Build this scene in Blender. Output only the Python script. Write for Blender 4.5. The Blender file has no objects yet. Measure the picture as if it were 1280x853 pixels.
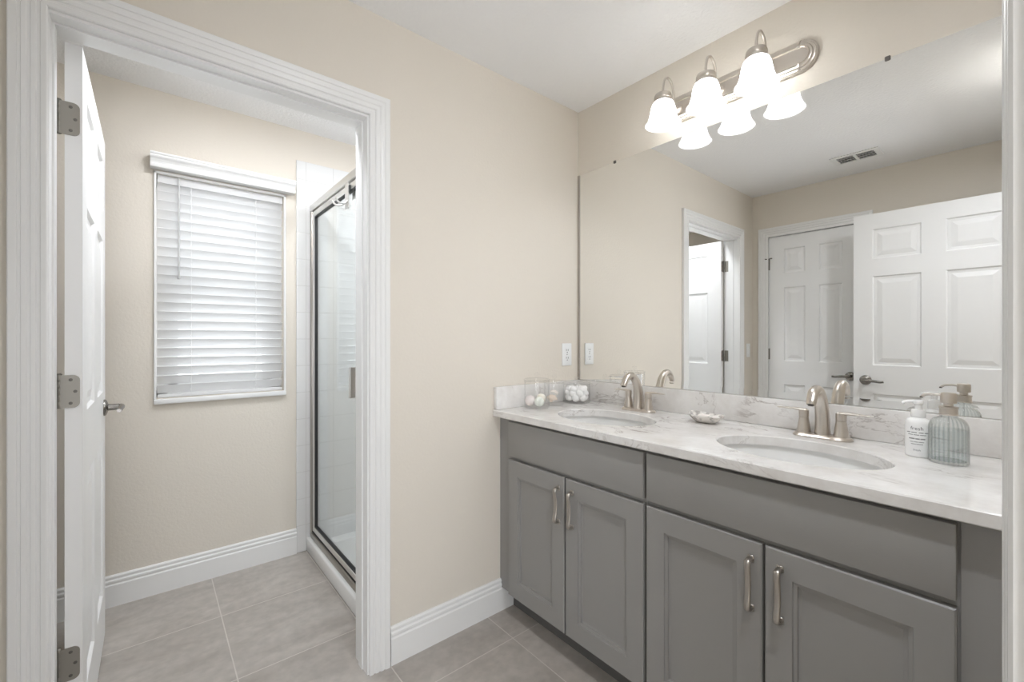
import bpy, bmesh, math, random
from mathutils import Vector, noise
PI = math.pi
scene = bpy.context.scene
COL = scene.collection
random.seed(4)

# ------------------------------------------------------------------ camera, world, light, exposure
cam_d = bpy.data.cameras.new('camera')
cam = bpy.data.objects.new('camera', cam_d)
COL.objects.link(cam)
cam.location = (1.5714, -1.7603, 1.235)
cam.rotation_euler = (PI / 2, 0, math.radians(50.381))
cam_d.sensor_width = 36.0
cam_d.lens = 36.0 * 546.476 / 1280.0
cam_d.shift_y = -3.15 / 1280.0
cam_d.clip_start = 0.01
scene.camera = cam

world = bpy.data.worlds.new('sky')
scene.world = world
world.use_nodes = True
wb = world.node_tree.nodes['Background']
wb.inputs['Color'].default_value = (0.95, 0.975, 1.0, 1)
wb.inputs["Strength"].default_value = 3.0

BULB_POWER = 104.0
WC_LAMP = 145.0
HALL_FILL = 6.0
BULB_COLOR = (0.93, 0.97, 1.03, 1)
LAMP_COLOR = (0.93, 0.965, 1.03, 1)
DOWN_FILL = 1100.0
SHOWER_FILL = 145.0

# unseen area light added in the hall behind the camera as fill
hw = bpy.data.lights.new('hall_fill_light', 'AREA')
hw.shape = 'RECTANGLE'; hw.size = 1.5; hw.size_y = 1.2
hw.energy = 36.0; hw.color = (0.92, 0.965, 1.03)
hwo = bpy.data.objects.new('hall_fill_light', hw)
COL.objects.link(hwo)
hwo.location = (3.185, -2.35, 1.05); hwo.rotation_euler = (0, math.radians(90), 0)

scene.view_settings.view_transform = 'Standard'
scene.view_settings.look = 'None'
scene.view_settings.gamma = 1.0
scene.view_settings.use_curve_mapping = False
scene.view_settings.exposure = 0.05
scene.cycles.use_denoising = True
scene.cycles.max_bounces = 14
scene.cycles.diffuse_bounces = 7
scene.cycles.glossy_bounces = 6
scene.cycles.transmission_bounces = 8
scene.cycles.transparent_max_bounces = 24
scene.cycles.sample_clamp_indirect = 8.0
scene.cycles.caustics_reflective = True
scene.cycles.caustics_refractive = False

# ------------------------------------------------------------------ materials
def new_mat(name):
    m = bpy.data.materials.new(name)
    m.use_nodes = True
    nt = m.node_tree
    b = nt.nodes['Principled BSDF']
    return m, nt, b
def N(nt, kind, **kw):
    n = nt.nodes.new(kind)
    for k, v in kw.items():
        setattr(n, k, v)
    return n
def coords(nt):
    return N(nt, 'ShaderNodeNewGeometry').outputs['Position']
def simple(name, col, rough=0.5, metal=0.0, spec=0.5, bump=0.0, bscale=200.0, bdist=0.001):
    m, nt, b = new_mat(name)
    b.inputs['Base Color'].default_value = (*col, 1)
    b.inputs['Roughness'].default_value = rough
    b.inputs['Metallic'].default_value = metal
    b.inputs['Specular IOR Level'].default_value = spec
    if bump:
        nz = N(nt, 'ShaderNodeTexNoise')
        nz.inputs['Scale'].default_value = bscale
        nz.inputs['Detail'].default_value = 3
        nt.links.new(coords(nt), nz.inputs['Vector'])
        bp = N(nt, 'ShaderNodeBump')
        bp.inputs['Strength'].default_value = bump
        bp.inputs['Distance'].default_value = bdist
        nt.links.new(nz.outputs['Fac'], bp.inputs['Height'])
        nt.links.new(bp.outputs['Normal'], b.inputs['Normal'])
    return m
M = {}
M['wall'] = simple('beige_wall_paint', (0.725, 0.676, 0.602), 0.75, spec=0.25, bump=0.35, bscale=90, bdist=0.003)
M['ceiling'] = simple('white_textured_ceiling', (0.88, 0.88, 0.88), 0.9, spec=0.1, bump=0.5, bscale=75, bdist=0.005)
M['trim'] = simple('white_trim_paint', (0.82, 0.82, 0.812), 0.32)
M['door'] = simple('white_door_paint', (0.86, 0.86, 0.855), 0.38, bump=0.05, bscale=60)
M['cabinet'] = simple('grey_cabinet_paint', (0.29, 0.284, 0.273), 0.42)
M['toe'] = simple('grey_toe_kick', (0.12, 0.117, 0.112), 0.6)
M['nickel'] = simple('brushed_nickel', (0.63, 0.585, 0.535), 0.28, metal=1.0)
M['pewter'] = simple('satin_pewter', (0.30, 0.285, 0.265), 0.26, metal=1.0)
M['hinge'] = simple('satin_hinge_metal', (0.34, 0.325, 0.295), 0.45, metal=1.0)
M['pull'] = simple('satin_nickel_pull', (0.47, 0.44, 0.405), 0.3, metal=1.0)
M['screw'] = simple('screw_metal', (0.16, 0.15, 0.14), 0.4, metal=1.0)
M['chrome'] = simple('satin_chrome', (0.78, 0.77, 0.75), 0.34, metal=1.0)
M['bronze'] = simple('brushed_aluminium', (0.40, 0.375, 0.34), 0.32, metal=1.0)
M['gasket'] = simple('black_rubber', (0.015, 0.015, 0.015), 0.5)
M['ceramic'] = simple('white_ceramic', (0.84, 0.84, 0.83), 0.08)
M['acrylic'] = simple('white_acrylic', (0.82, 0.82, 0.81), 0.18)
M['plastic'] = simple('white_plastic', (0.88, 0.88, 0.875), 0.25)
M['socket'] = simple('socket_slot', (0.12, 0.12, 0.12), 0.5)
M['outlet'] = simple('white_outlet_plastic', (0.85, 0.86, 0.86), 0.3)
M['vent_dark'] = simple('vent_shadow', (0.05, 0.052, 0.05), 0.7)
M['ink'] = simple('grey_ink', (0.10, 0.10, 0.10), 0.6)
M['cotton'] = simple('cotton', (0.94, 0.94, 0.935), 0.95, spec=0.05, bump=0.6, bscale=400, bdist=0.002)
M['bomb_pink'] = simple('pink_white_bath_bomb', (0.85, 0.79, 0.775), 0.9, spec=0.1, bump=0.4, bscale=500)
M['bomb_cream'] = simple('cream_bath_bomb', (0.86, 0.83, 0.74), 0.9, spec=0.1, bump=0.4, bscale=500)
M['bomb_green'] = simple('pale_green_bath_bomb', (0.81, 0.845, 0.785), 0.9, spec=0.1, bump=0.4, bscale=500)
M['shell'] = simple('beige_shell', (0.79, 0.685, 0.595), 0.45)
M['shell_white'] = simple('white_shell', (0.84, 0.79, 0.74), 0.45)
M['cord'] = simple('white_cord', (0.85, 0.85, 0.85), 0.7)
M['wand'] = simple('grey_plastic_wand', (0.55, 0.55, 0.55), 0.3)
M['vinyl'] = simple('white_vinyl', (0.80, 0.80, 0.80), 0.3)
M['mirror_gap_shade'] = simple('mirror_gap_shade', (0.36, 0.325, 0.285), 0.35)

m, nt, b = new_mat('mirror_silver')
b.inputs['Base Color'].default_value = (0.94, 0.945, 0.935, 1)
b.inputs['Metallic'].default_value = 1
b.inputs['Roughness'].default_value = 0.0
M['mirror'] = m

def glass_mat(name, tint, refl=1.0, rough=0.02, ior=1.45):
    m, nt, b = new_mat(name)
    nt.nodes.remove(b)
    out = nt.nodes['Material Output']
    tr = N(nt, 'ShaderNodeBsdfTransparent'); tr.inputs['Color'].default_value = (*tint, 1)
    gl = N(nt, 'ShaderNodeBsdfGlossy'); gl.inputs['Roughness'].default_value = rough
    # Schlick reflectance from the angle alone, the same from both sides of the thin wall
    lw = N(nt, 'ShaderNodeLayerWeight'); lw.inputs['Blend'].default_value = 0.5
    pw = N(nt, 'ShaderNodeMath', operation='POWER'); pw.inputs[1].default_value = 5.0
    nt.links.new(lw.outputs['Facing'], pw.inputs[0])
    f0 = ((ior - 1)/(ior + 1))**2
    fr = N(nt, 'ShaderNodeMath', operation='MULTIPLY_ADD'); fr.inputs[1].default_value = 1 - f0; fr.inputs[2].default_value = f0
    nt.links.new(pw.outputs[0], fr.inputs[0])
    mu = N(nt, 'ShaderNodeMath', operation='MULTIPLY'); mu.inputs[1].default_value = refl; mu.use_clamp = True
    mx = N(nt, 'ShaderNodeMixShader')
    nt.links.new(fr.outputs[0], mu.inputs[0])
    nt.links.new(mu.outputs[0], mx.inputs[0])
    nt.links.new(tr.outputs[0], mx.inputs[1])
    nt.links.new(gl.outputs[0], mx.inputs[2])
    nt.links.new(mx.outputs[0], out.inputs['Surface'])
    return m
M['glass'] = glass_mat('clear_shower_glass', (0.95, 0.965, 0.96), 1.0, 0.0)
M['jar'] = glass_mat('clear_jar_glass', (0.997, 0.997, 0.996), 0.7, 0.02)
M['pane'] = glass_mat('window_glass', (0.96, 0.97, 0.97), 1.0, 0.0)
M['green_glass'] = glass_mat('greenish_ribbed_glass', (0.965, 0.977, 0.974), 2.2, 0.04)
# the ribs are thicker glass and carry a deeper green tint
nt = M['green_glass'].node_tree
tc = N(nt, 'ShaderNodeTexCoord')
gr = N(nt, 'ShaderNodeTexGradient', gradient_type='RADIAL')
nt.links.new(tc.outputs['Object'], gr.inputs['Vector'])
m1 = N(nt, 'ShaderNodeMath', operation='MULTIPLY'); m1.inputs[1].default_value = 26*2*PI
m2 = N(nt, 'ShaderNodeMath', operation='COSINE')
nt.links.new(gr.outputs['Fac'], m1.inputs[0]); nt.links.new(m1.outputs[0], m2.inputs[0])
rr_ = N(nt, 'ShaderNodeValToRGB')
rr_.color_ramp.elements[0].position = 0.15; rr_.color_ramp.elements[0].color = (0.985, 0.99, 0.99, 1)
rr_.color_ramp.elements[1].position = 0.95; rr_.color_ramp.elements[1].color = (0.88, 0.91, 0.905, 1)
nt.links.new(m2.outputs[0], rr_.inputs[0])
nt.links.new(rr_.outputs[0], [n for n in nt.nodes if n.type == 'BSDF_TRANSPARENT'][0].inputs['Color'])
M['liquid'] = glass_mat('pale_blue_soap', (0.93, 0.955, 0.965), 0.8, 0.08, 1.33)
M['clip'] = glass_mat('clear_plastic_clip', (0.94, 0.94, 0.93), 1.0, 0.1)

m, nt, b = new_mat('frosted_glass_shade')
nt.nodes.remove(b)
out = nt.nodes['Material Output']
tl = N(nt, 'ShaderNodeBsdfTranslucent'); tl.inputs['Color'].default_value = (0.96, 0.95, 0.93, 1)
df = N(nt, 'ShaderNodeBsdfDiffuse'); df.inputs['Color'].default_value = (0.90, 0.90, 0.88, 1)
tp = N(nt, 'ShaderNodeBsdfTransparent'); tp.inputs['Color'].default_value = (0.98, 0.97, 0.95, 1)
mx1 = N(nt, 'ShaderNodeMixShader'); mx1.inputs[0].default_value = 0.35
mx2 = N(nt, 'ShaderNodeMixShader'); mx2.inputs[0].default_value = 0.28
nt.links.new(tl.outputs[0], mx1.inputs[1]); nt.links.new(df.outputs[0], mx1.inputs[2])
nt.links.new(mx1.outputs[0], mx2.inputs[1]); nt.links.new(tp.outputs[0], mx2.inputs[2])
nt.links.new(mx2.outputs[0], out.inputs['Surface'])
M['shade'] = m

def emit(name, col, strength):
    m, nt, b = new_mat(name)
    b.inputs['Base Color'].default_value = (0.9, 0.9, 0.9, 1)
    b.inputs['Emission Color'].default_value = col
    b.inputs['Emission Strength'].default_value = strength
    return m
M['bulb'] = emit('lit_bulb', BULB_COLOR, BULB_POWER)
M['wc_lamp'] = emit('lit_dome', LAMP_COLOR, WC_LAMP)
M['hall_fill'] = emit('fill_dome_hall', LAMP_COLOR, HALL_FILL)
M['down_fill'] = emit('fill_lens', LAMP_COLOR, DOWN_FILL)
M['shower_fill'] = emit('fill_lens_shower', LAMP_COLOR, SHOWER_FILL)

# blind slats: thin white faux wood, a little light comes through
m, nt, b = new_mat('white_blind_slat')
b.inputs['Base Color'].default_value = (0.87, 0.87, 0.87, 1)
b.inputs['Roughness'].default_value = 0.4
tl = N(nt, 'ShaderNodeBsdfTranslucent'); tl.inputs['Color'].default_value = (0.92, 0.925, 0.93, 1)
mx = N(nt, 'ShaderNodeMixShader'); mx.inputs[0].default_value = 0.36
nt.links.new(b.outputs[0], mx.inputs[1]); nt.links.new(tl.outputs[0], mx.inputs[2])
nt.links.new(mx.outputs[0], nt.nodes['Material Output'].inputs['Surface'])
M['slat'] = m

# floor tile
m, nt, b = new_mat('greige_floor_tile')
pos = coords(nt)
mp = N(nt, 'ShaderNodeMapping'); mp.inputs['Location'].default_value = (0.750, 1.516, 0)
nt.links.new(pos, mp.inputs['Vector'])
br = N(nt, 'ShaderNodeTexBrick', offset=0.0, squash=1.0)
br.inputs['Scale'].default_value = 1.0
br.inputs['Brick Width'].default_value = 0.468
br.inputs['Row Height'].default_value = 0.4535
br.inputs['Mortar Size'].default_value = 0.0022
br.inputs['Mortar Smooth'].default_value = 0.1
br.inputs['Bias'].default_value = 0.0
br.inputs['Color1'].default_value = (0.35, 0.35, 0.35, 1)
br.inputs['Color2'].default_value = (0.65, 0.65, 0.65, 1)
br.inputs['Mortar'].default_value = (0.5, 0.5, 0.5, 1)
nt.links.new(mp.outputs[0], br.inputs['Vector'])
mv = N(nt, 'ShaderNodeMapping'); mv.inputs['Scale'].default_value = (4.5, 1.7, 1); mv.inputs['Rotation'].default_value = (0, 0, 0.12)
nt.links.new(pos, mv.inputs['Vector'])
n1 = N(nt, 'ShaderNodeTexNoise'); n1.inputs['Scale'].default_value = 1.6; n1.inputs['Detail'].default_value = 7
n1.inputs['Roughness'].default_value = 0.62; n1.inputs['Distortion'].default_value = 0.9
nt.links.new(mv.outputs[0], n1.inputs['Vector'])
n2 = N(nt, 'ShaderNodeTexNoise'); n2.inputs['Scale'].default_value = 26; n2.inputs['Detail'].default_value = 5
nt.links.new(pos, n2.inputs['Vector'])
cr = N(nt, 'ShaderNodeValToRGB')
e = cr.color_ramp.elements
e[0].position = 0.30; e[0].color = (0.37, 0.335, 0.30, 1)
e[1].position = 0.72; e[1].color = (0.49, 0.457, 0.42, 1)
k = e.new(0.52); k.color = (0.43, 0.397, 0.362, 1)
nt.links.new(n1.outputs['Fac'], cr.inputs[0])
ov = N(nt, 'ShaderNodeMix', data_type='RGBA', blend_type='OVERLAY'); ov.inputs[0].default_value = 0.22
nt.links.new(cr.outputs[0], ov.inputs[6]); nt.links.new(n2.outputs['Fac'], ov.inputs[7])
ov2 = N(nt, 'ShaderNodeMix', data_type='RGBA', blend_type='OVERLAY'); ov2.inputs[0].default_value = 0.18
nt.links.new(ov.outputs[2], ov2.inputs[6]); nt.links.new(br.outputs['Color'], ov2.inputs[7])
gm = N(nt, 'ShaderNodeMix', data_type='RGBA'); gm.inputs[7].default_value = (0.58, 0.545, 0.505, 1)
nt.links.new(br.outputs['Fac'], gm.inputs[0]); nt.links.new(ov2.outputs[2], gm.inputs[6])
nt.links.new(gm.outputs[2], b.inputs['Base Color'])
b.inputs['Roughness'].default_value = 0.42
bp = N(nt, 'ShaderNodeBump', invert=True); bp.inputs['Strength'].default_value = 0.4; bp.inputs['Distance'].default_value = 0.002
nt.links.new(br.outputs['Fac'], bp.inputs['Height']); nt.links.new(bp.outputs[0], b.inputs['Normal'])
M['floor'] = m

# white wall tile (position picks y or x plus z)
def wall_tile(name, horizontal_axis, off):
    m, nt, b = new_mat(name)
    pos = coords(nt)
    sx = N(nt, 'ShaderNodeSeparateXYZ'); nt.links.new(pos, sx.inputs[0])
    cb = N(nt, 'ShaderNodeCombineXYZ')
    nt.links.new(sx.outputs[horizontal_axis], cb.inputs[0]); nt.links.new(sx.outputs[2], cb.inputs[1])
    mp = N(nt, 'ShaderNodeMapping'); mp.inputs['Location'].default_value = (off, 0, 0)
    nt.links.new(cb.outputs[0], mp.inputs['Vector'])
    br = N(nt, 'ShaderNodeTexBrick', offset=0.0, squash=1.0)
    br.inputs['Scale'].default_value = 1.0
    br.inputs['Brick Width'].default_value = 0.154
    br.inputs['Row Height'].default_value = 0.154
    br.inputs['Mortar Size'].default_value = 0.002
    br.inputs['Mortar Smooth'].default_value = 0.3
    br.inputs['Color1'].default_value = (0.76, 0.76, 0.752, 1)
    br.inputs['Color2'].default_value = (0.76, 0.76, 0.752, 1)
    br.inputs['Mortar'].default_value = (0.66, 0.655, 0.64, 1)
    nt.links.new(mp.outputs[0], br.inputs['Vector'])
    nt.links.new(br.outputs['Color'], b.inputs['Base Color'])
    b.inputs['Roughness'].default_value = 0.15
    bp = N(nt, 'ShaderNodeBump', invert=True); bp.inputs['Strength'].default_value = 0.5; bp.inputs['Distance'].default_value = 0.002
    nt.links.new(br.outputs['Fac'], bp.inputs['Height']); nt.links.new(bp.outputs[0], b.inputs['Normal'])
    return m
M['tile_y'] = wall_tile('white_tile_side', 1, 1.062)
M['tile_x'] = wall_tile('white_tile_end', 0, 0.115)

# white quartz with grey-brown veins
m, nt, b = new_mat('white_veined_quartz')
pos = coords(nt)
n0 = N(nt, 'ShaderNodeTexNoise'); n0.inputs['Scale'].default_value = 9.0; n0.inputs['Detail'].default_value = 8; n0.inputs['Roughness'].default_value = 0.65
nt.links.new(pos, n0.inputs['Vector'])
mp = N(nt, 'ShaderNodeMapping'); mp.inputs['Scale'].default_value = (1.0, 2.2, 2.0); mp.inputs['Rotation'].default_value = (0, 0, 0.25)
nt.links.new(pos, mp.inputs['Vector'])
n1 = N(nt, 'ShaderNodeTexNoise'); n1.inputs['Scale'].default_value = 4.5; n1.inputs['Detail'].default_value = 9
n1.inputs['Roughness'].default_value = 0.6; n1.inputs['Distortion'].default_value = 1.4
nt.links.new(mp.outputs[0], n1.inputs['Vector'])
sb = N(nt, 'ShaderNodeMath', operation='SUBTRACT'); sb.inputs[1].default_value = 0.5
nt.links.new(n1.outputs['Fac'], sb.inputs[0])
ab = N(nt, 'ShaderNodeMath', operation='ABSOLUTE'); nt.links.new(sb.outputs[0], ab.inputs[0])
vr = N(nt, 'ShaderNodeValToRGB')
vr.color_ramp.elements[0].position = 0.0; vr.color_ramp.elements[0].color = (1, 1, 1, 1)
vr.color_ramp.elements[1].position = 0.022; vr.color_ramp.elements[1].color = (0, 0, 0, 1)
nt.links.new(ab.outputs[0], vr.inputs[0])
pm = N(nt, 'ShaderNodeTexNoise'); pm.inputs['Scale'].default_value = 6.0; pm.inputs['Detail'].default_value = 3
nt.links.new(pos, pm.inputs['Vector'])
pr = N(nt, 'ShaderNodeValToRGB')
pr.color_ramp.elements[0].position = 0.47; pr.color_ramp.elements[0].color = (0, 0, 0, 1)
pr.color_ramp.elements[1].position = 0.66; pr.color_ramp.elements[1].color = (1, 1, 1, 1)
nt.links.new(pm.outputs['Fac'], pr.inputs[0])
ml = N(nt, 'ShaderNodeMath', operation='MULTIPLY')
nt.links.new(vr.outputs[0], ml.inputs[0]); nt.links.new(pr.outputs[0], ml.inputs[1])
c0 = N(nt, 'ShaderNodeValToRGB')
c0.color_ramp.elements[0].position = 0.30; c0.color_ramp.elements[0].color = (0.67, 0.645, 0.62, 1)
c0.color_ramp.elements[1].position = 0.62; c0.color_ramp.elements[1].color = (0.81, 0.80, 0.785, 1)
nt.links.new(n0.outputs['Fac'], c0.inputs[0])
vm = N(nt, 'ShaderNodeMix', data_type='RGBA'); vm.inputs[7].default_value = (0.39, 0.355, 0.33, 1)
nt.links.new(ml.outputs[0], vm.inputs[0]); nt.links.new(c0.outputs[0], vm.inputs[6])
nt.links.new(vm.outputs[2], b.inputs['Base Color'])
b.inputs['Roughness'].default_value = 0.14
M['quartz'] = m

# mother-of-pearl shell dish
m, nt, b = new_mat('pearly_shell')
n0 = N(nt, 'ShaderNodeTexNoise'); n0.inputs['Scale'].default_value = 45; n0.inputs['Detail'].default_value = 4
nt.links.new(coords(nt), n0.inputs['Vector'])
c0 = N(nt, 'ShaderNodeValToRGB')
c0.color_ramp.elements[0].position = 0.33; c0.color_ramp.elements[0].color = (0.42, 0.40, 0.38, 1)
c0.color_ramp.elements[1].position = 0.50; c0.color_ramp.elements[1].color = (0.80, 0.77, 0.73, 1)
nt.links.new(n0.outputs['Fac'], c0.inputs[0]); nt.links.new(c0.outputs[0], b.inputs['Base Color'])
b.inputs['Roughness'].default_value = 0.25
M['pearl'] = m

# ------------------------------------------------------------------ mesh helpers
ORG = {}
def tag(o, label=None, cat=None, group=None, kind=None):
    if label: o['label'] = label
    if cat: o['category'] = cat
    if group: o['group'] = group
    if kind: o['kind'] = kind
    return o
def thing(name, loc, label, cat, group=None, kind=None):
    o = bpy.data.objects.new(name, None)
    o.empty_display_size = 0.05
    COL.objects.link(o)
    o.location = loc
    ORG[o.name] = Vector(loc)
    return tag(o, label, cat, group, kind)

class MB:
    def __init__(s):
        s.v = []; s.f = []
    def add(s, vs, fs):
        k = len(s.v)
        s.v += [tuple(p) for p in vs]
        s.f += [tuple(i + k for i in f) for f in fs]
        return s
    def box(s, x0, y0, z0, x1, y1, z1):
        x0, x1 = min(x0, x1), max(x0, x1); y0, y1 = min(y0, y1), max(y0, y1); z0, z1 = min(z0, z1), max(z0, z1)
        return s.add([(x0,y0,z0),(x1,y0,z0),(x1,y1,z0),(x0,y1,z0),(x0,y0,z1),(x1,y0,z1),(x1,y1,z1),(x0,y1,z1)],
                     [(0,3,2,1),(4,5,6,7),(0,1,5,4),(1,2,6,5),(2,3,7,6),(3,0,4,7)])
    def rbox(s, x0, y0, z0, x1, y1, z1, r=0.003, seg=2):
        bm = bmesh.new()
        bmesh.ops.create_cube(bm, size=1.0)
        for v in bm.verts:
            v.co = Vector(((x0+x1)/2 + v.co.x*abs(x1-x0), (y0+y1)/2 + v.co.y*abs(y1-y0), (z0+z1)/2 + v.co.z*abs(z1-z0)))
        r = min(r, 0.48*min(abs(x1-x0), abs(y1-y0), abs(z1-z0)))
        bmesh.ops.bevel(bm, geom=bm.edges[:], offset=r, segments=seg, affect='EDGES', profile=0.5)
        bm.verts.index_update()
        s.add([v.co[:] for v in bm.verts], [[v.index for v in f.verts] for f in bm.faces])
        bm.free()
        return s
    def prism(s, poly, P, a, b):
        """poly of (p,q); P(p,q,t) -> point; from t=a to t=b"""
        n = len(poly)
        vs = [P(p, q, a) for p, q in poly] + [P(p, q, b) for p, q in poly]
        fs = [tuple(range(n))[::-1], tuple(range(n, 2*n))] + [(i, (i+1) % n, n + (i+1) % n, n + i) for i in range(n)]
        return s.add(vs, fs)
    def rings(s, rings, close=True, cap0=True, cap1=True):
        n = len(rings[0]); vs = [p for r in rings for p in r]; fs = []
        for k in range(len(rings) - 1):
            for i in range(n if close else n - 1):
                j = (i + 1) % n
                fs.append((k*n + i, k*n + j, (k+1)*n + j, (k+1)*n + i))
        if cap0: fs.append(tuple(range(n))[::-1])
        if cap1: fs.append(tuple(range((len(rings)-1)*n, len(rings)*n)))
        return s.add(vs, fs)
    def lathe(s, prof, c, n=32, axis='z', cap0=True, cap1=True, rfun=None):
        rs = []
        for r, h in prof:
            ring = []
            for i in range(n):
                a = 2*PI*i/n
                rr = r*(rfun(a, h) if rfun else 1.0)
                p, q = rr*math.cos(a), rr*math.sin(a)
                if axis == 'z': ring.append((c[0]+p, c[1]+q, c[2]+h))
                elif axis == 'y': ring.append((c[0]+p, c[1]+h, c[2]+q))
                else: ring.append((c[0]+h, c[1]+p, c[2]+q))
            rs.append(ring)
        return s.rings(rs, True, cap0, cap1)
    def tube(s, path, rad, n=12, up=(0, 0, 1), flat=None):
        """path of points, rad a number or list (or list of (ra, rb)); ra along side, rb along normal"""
        P = [Vector(p) for p in path]; rs = []
        m_ = len(P)
        T = []
        for i in range(m_):
            t = (P[min(i+1, m_-1)] - P[max(i-1, 0)]).normalized(); T.append(t)
        u = Vector(up)
        side = T[0].cross(u)
        if side.length < 1e-4: side = T[0].cross(Vector((1, 0, 0)))
        side.normalize()
        for i in range(m_):
            side = (side - T[i]*side.dot(T[i])).normalized()
            nrm = side.cross(T[i]).normalized()
            r = rad[i] if isinstance(rad, (list, tuple)) else rad
            ra, rb = r if isinstance(r, (list, tuple)) else (r, r)
            rs.append([tuple(P[i] + side*(ra*math.cos(2*PI*k/n)) + nrm*(rb*math.sin(2*PI*k/n))) for k in range(n)])
        return s.rings(rs)
    def ball(s, c, r, n=16, m_=10, f=None):
        rs = []
        for k in range(1, m_):
            th = PI*k/m_
            ring = []
            for i in range(n):
                a = 2*PI*i/n
                d = Vector((math.sin(th)*math.cos(a), math.sin(th)*math.sin(a), -math.cos(th)))
                rr = f(d) if f else 1.0
                rad = r if isinstance(r, (list, tuple)) else (r, r, r)
                ring.append((c[0]+d.x*rad[0]*rr, c[1]+d.y*rad[1]*rr, c[2]+d.z*rad[2]*rr))
            rs.append(ring)
        return s.rings(rs)
    def build(s, name, mat, parent=None, smooth=False, label=None, cat=None, group=None, kind=None, mats=None):
        org = ORG[parent.name] if parent else Vector((0, 0, 0))
        me = bpy.data.meshes.new(name)
        me.from_pydata([tuple(Vector(p) - org) for p in s.v], [], s.f)
        bm = bmesh.new(); bm.from_mesh(me)
        bmesh.ops.remove_doubles(bm, verts=bm.verts[:], dist=1e-5)
        bmesh.ops.recalc_face_normals(bm, faces=bm.faces[:])
        bm.to_mesh(me); bm.free()
        me.validate()
        if smooth:
            me.polygons.foreach_set('use_smooth', [True]*len(me.polygons))
            me.set_sharp_from_angle(angle=math.radians(38))
        me.materials.append(M[mat] if isinstance(mat, str) else mat)
        o = bpy.data.objects.new(name, me)
        COL.objects.link(o)
        if parent: o.parent = parent
        ORG[o.name] = org
        return tag(o, label, cat, group, kind)
    def set_origin(s, o, loc):
        return o
def recentre(o, loc):
    """put a top-level mesh object's origin at loc"""
    d = Vector(loc)
    for v in o.data.vertices: v.co -= d
    o.location = d
    ORG[o.name] = d
    return o
def bez(pts, n=8):
    """Catmull-Rom through pts"""
    P = [Vector(p) for p in pts]
    P = [P[0]*2 - P[1]] + P + [P[-1]*2 - P[-2]]
    out = []
    for i in range(1, len(P) - 2):
        for k in range(n):
            t = k/n
            a, b_, c, d = P[i-1], P[i], P[i+1], P[i+2]
            out.append(0.5*((2*b_) + (c-a)*t + (2*a-5*b_+4*c-d)*t*t + (-a+3*b_-3*c+d)*t**3))
    out.append(P[-2])
    return out
def lerp(a, b, t): return a + (b - a)*t

def panel_face(mb, P, W, H, panels, rings):
    """face u 0..W, w 0..H with moulded panels; P(u,w,d) d outward; rings = [(inset, depth)...]"""
    us = sorted({0, W} | {p[0] for p in panels} | {p[1] for p in panels})
    ws = sorted({0, H} | {p[2] for p in panels} | {p[3] for p in panels})
    for i in range(len(us)-1):
        for j in range(len(ws)-1):
            u0, u1, w0, w1 = us[i], us[i+1], ws[j], ws[j+1]
            uc, wc = (u0+u1)/2, (w0+w1)/2
            if any(p[0] < uc < p[1] and p[2] < wc < p[3] for p in panels): continue
            mb.add([P(u0,w0,0),P(u1,w0,0),P(u1,w1,0),P(u0,w1,0)], [(0,1,2,3)])
    for u0, u1, w0, w1 in panels:
        prev = (0, 0)
        for ins, dep in rings:
            a, b_ = prev
            A = [P(u0+a,w0+a,b_),P(u1-a,w0+a,b_),P(u1-a,w1-a,b_),P(u0+a,w1-a,b_)]
            B = [P(u0+ins,w0+ins,dep),P(u1-ins,w0+ins,dep),P(u1-ins,w1-ins,dep),P(u0+ins,w1-ins,dep)]
            mb.add(A+B, [(0,1,5,4),(1,2,6,5),(2,3,7,6),(3,0,4,7)])
            prev = (ins, dep)
        a, b_ = prev
        mb.add([P(u0+a,w0+a,b_),P(u1-a,w0+a,b_),P(u1-a,w1-a,b_),P(u0+a,w1-a,b_)], [(0,1,2,3)])
def slab_sides(mb, P, W, H, T):
    for (a, b_, c, d) in (((0,0),(W,0),(W,0),(0,0)), ((0,H),(W,H),(W,H),(0,H)), ((0,0),(0,H),(0,H),(0,0)), ((W,0),(W,H),(W,H),(W,0))):
        mb.add([P(*a, 0), P(*b_, 0), P(*c, -T), P(*d, -T)], [(0,1,2,3)])
DOOR_RINGS = [(0.007, -0.009), (0.022, -0.010), (0.050, -0.003)]
def six_panel(W, H, cols):
    rows = [(H-0.305, H-0.105), (H-1.02, H-0.42), (H-1.83, H-1.21)]
    return [(c[0], c[1], r[0], r[1]) for c in cols for r in rows]

# ------------------------------------------------------------------ dimensions
HC = 2.44
XR = 1.566          # bathroom side of the entry wall
YB = -2.2254        # closet wall
XF = -1.16          # window wall
WT = 0.115
OY0, OY1, OZ = -1.954, -1.148, 2.047      # opening into the shower room (between jambs)
EY0, EY1, EZ = -2.03, -1.21, 2.085        # entry opening

# ------------------------------------------------------------------ structure
def struct(mb, name, mat, label=None, cat=None, **kw):
    return mb.build(name, mat, None, kind='structure', label=label, cat=cat, **kw)
struct(MB().box(-1.4, -3.1, -0.05, 3.3, 0.12, 0.0), 'floor', 'floor', 'greige stone-look square floor tile with pale grout', 'floor')
struct(MB().box(-1.4, -3.1, HC, 3.3, 0.12, HC+0.05), 'ceiling', 'ceiling', 'white knockdown-textured ceiling', 'ceiling')
struct(MB().box(-WT, 0, 0, XR+WT, 0.10, HC), 'wall_back', 'wall', 'beige wall carrying the mirror and the vanity light', 'wall')
PX = lambda p, q, t: (t, p, q)
J = 0.018
struct(MB().prism([(0,0),(0,HC),(-3.0,HC),(-3.0,0),(OY0-J,0),(OY0-J,OZ+J),(OY1+J,OZ+J),(OY1+J,0)], PX, -WT, 0), 'wall_left', 'wall',
       'beige wall with the cased opening into the shower room', 'wall')
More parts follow.
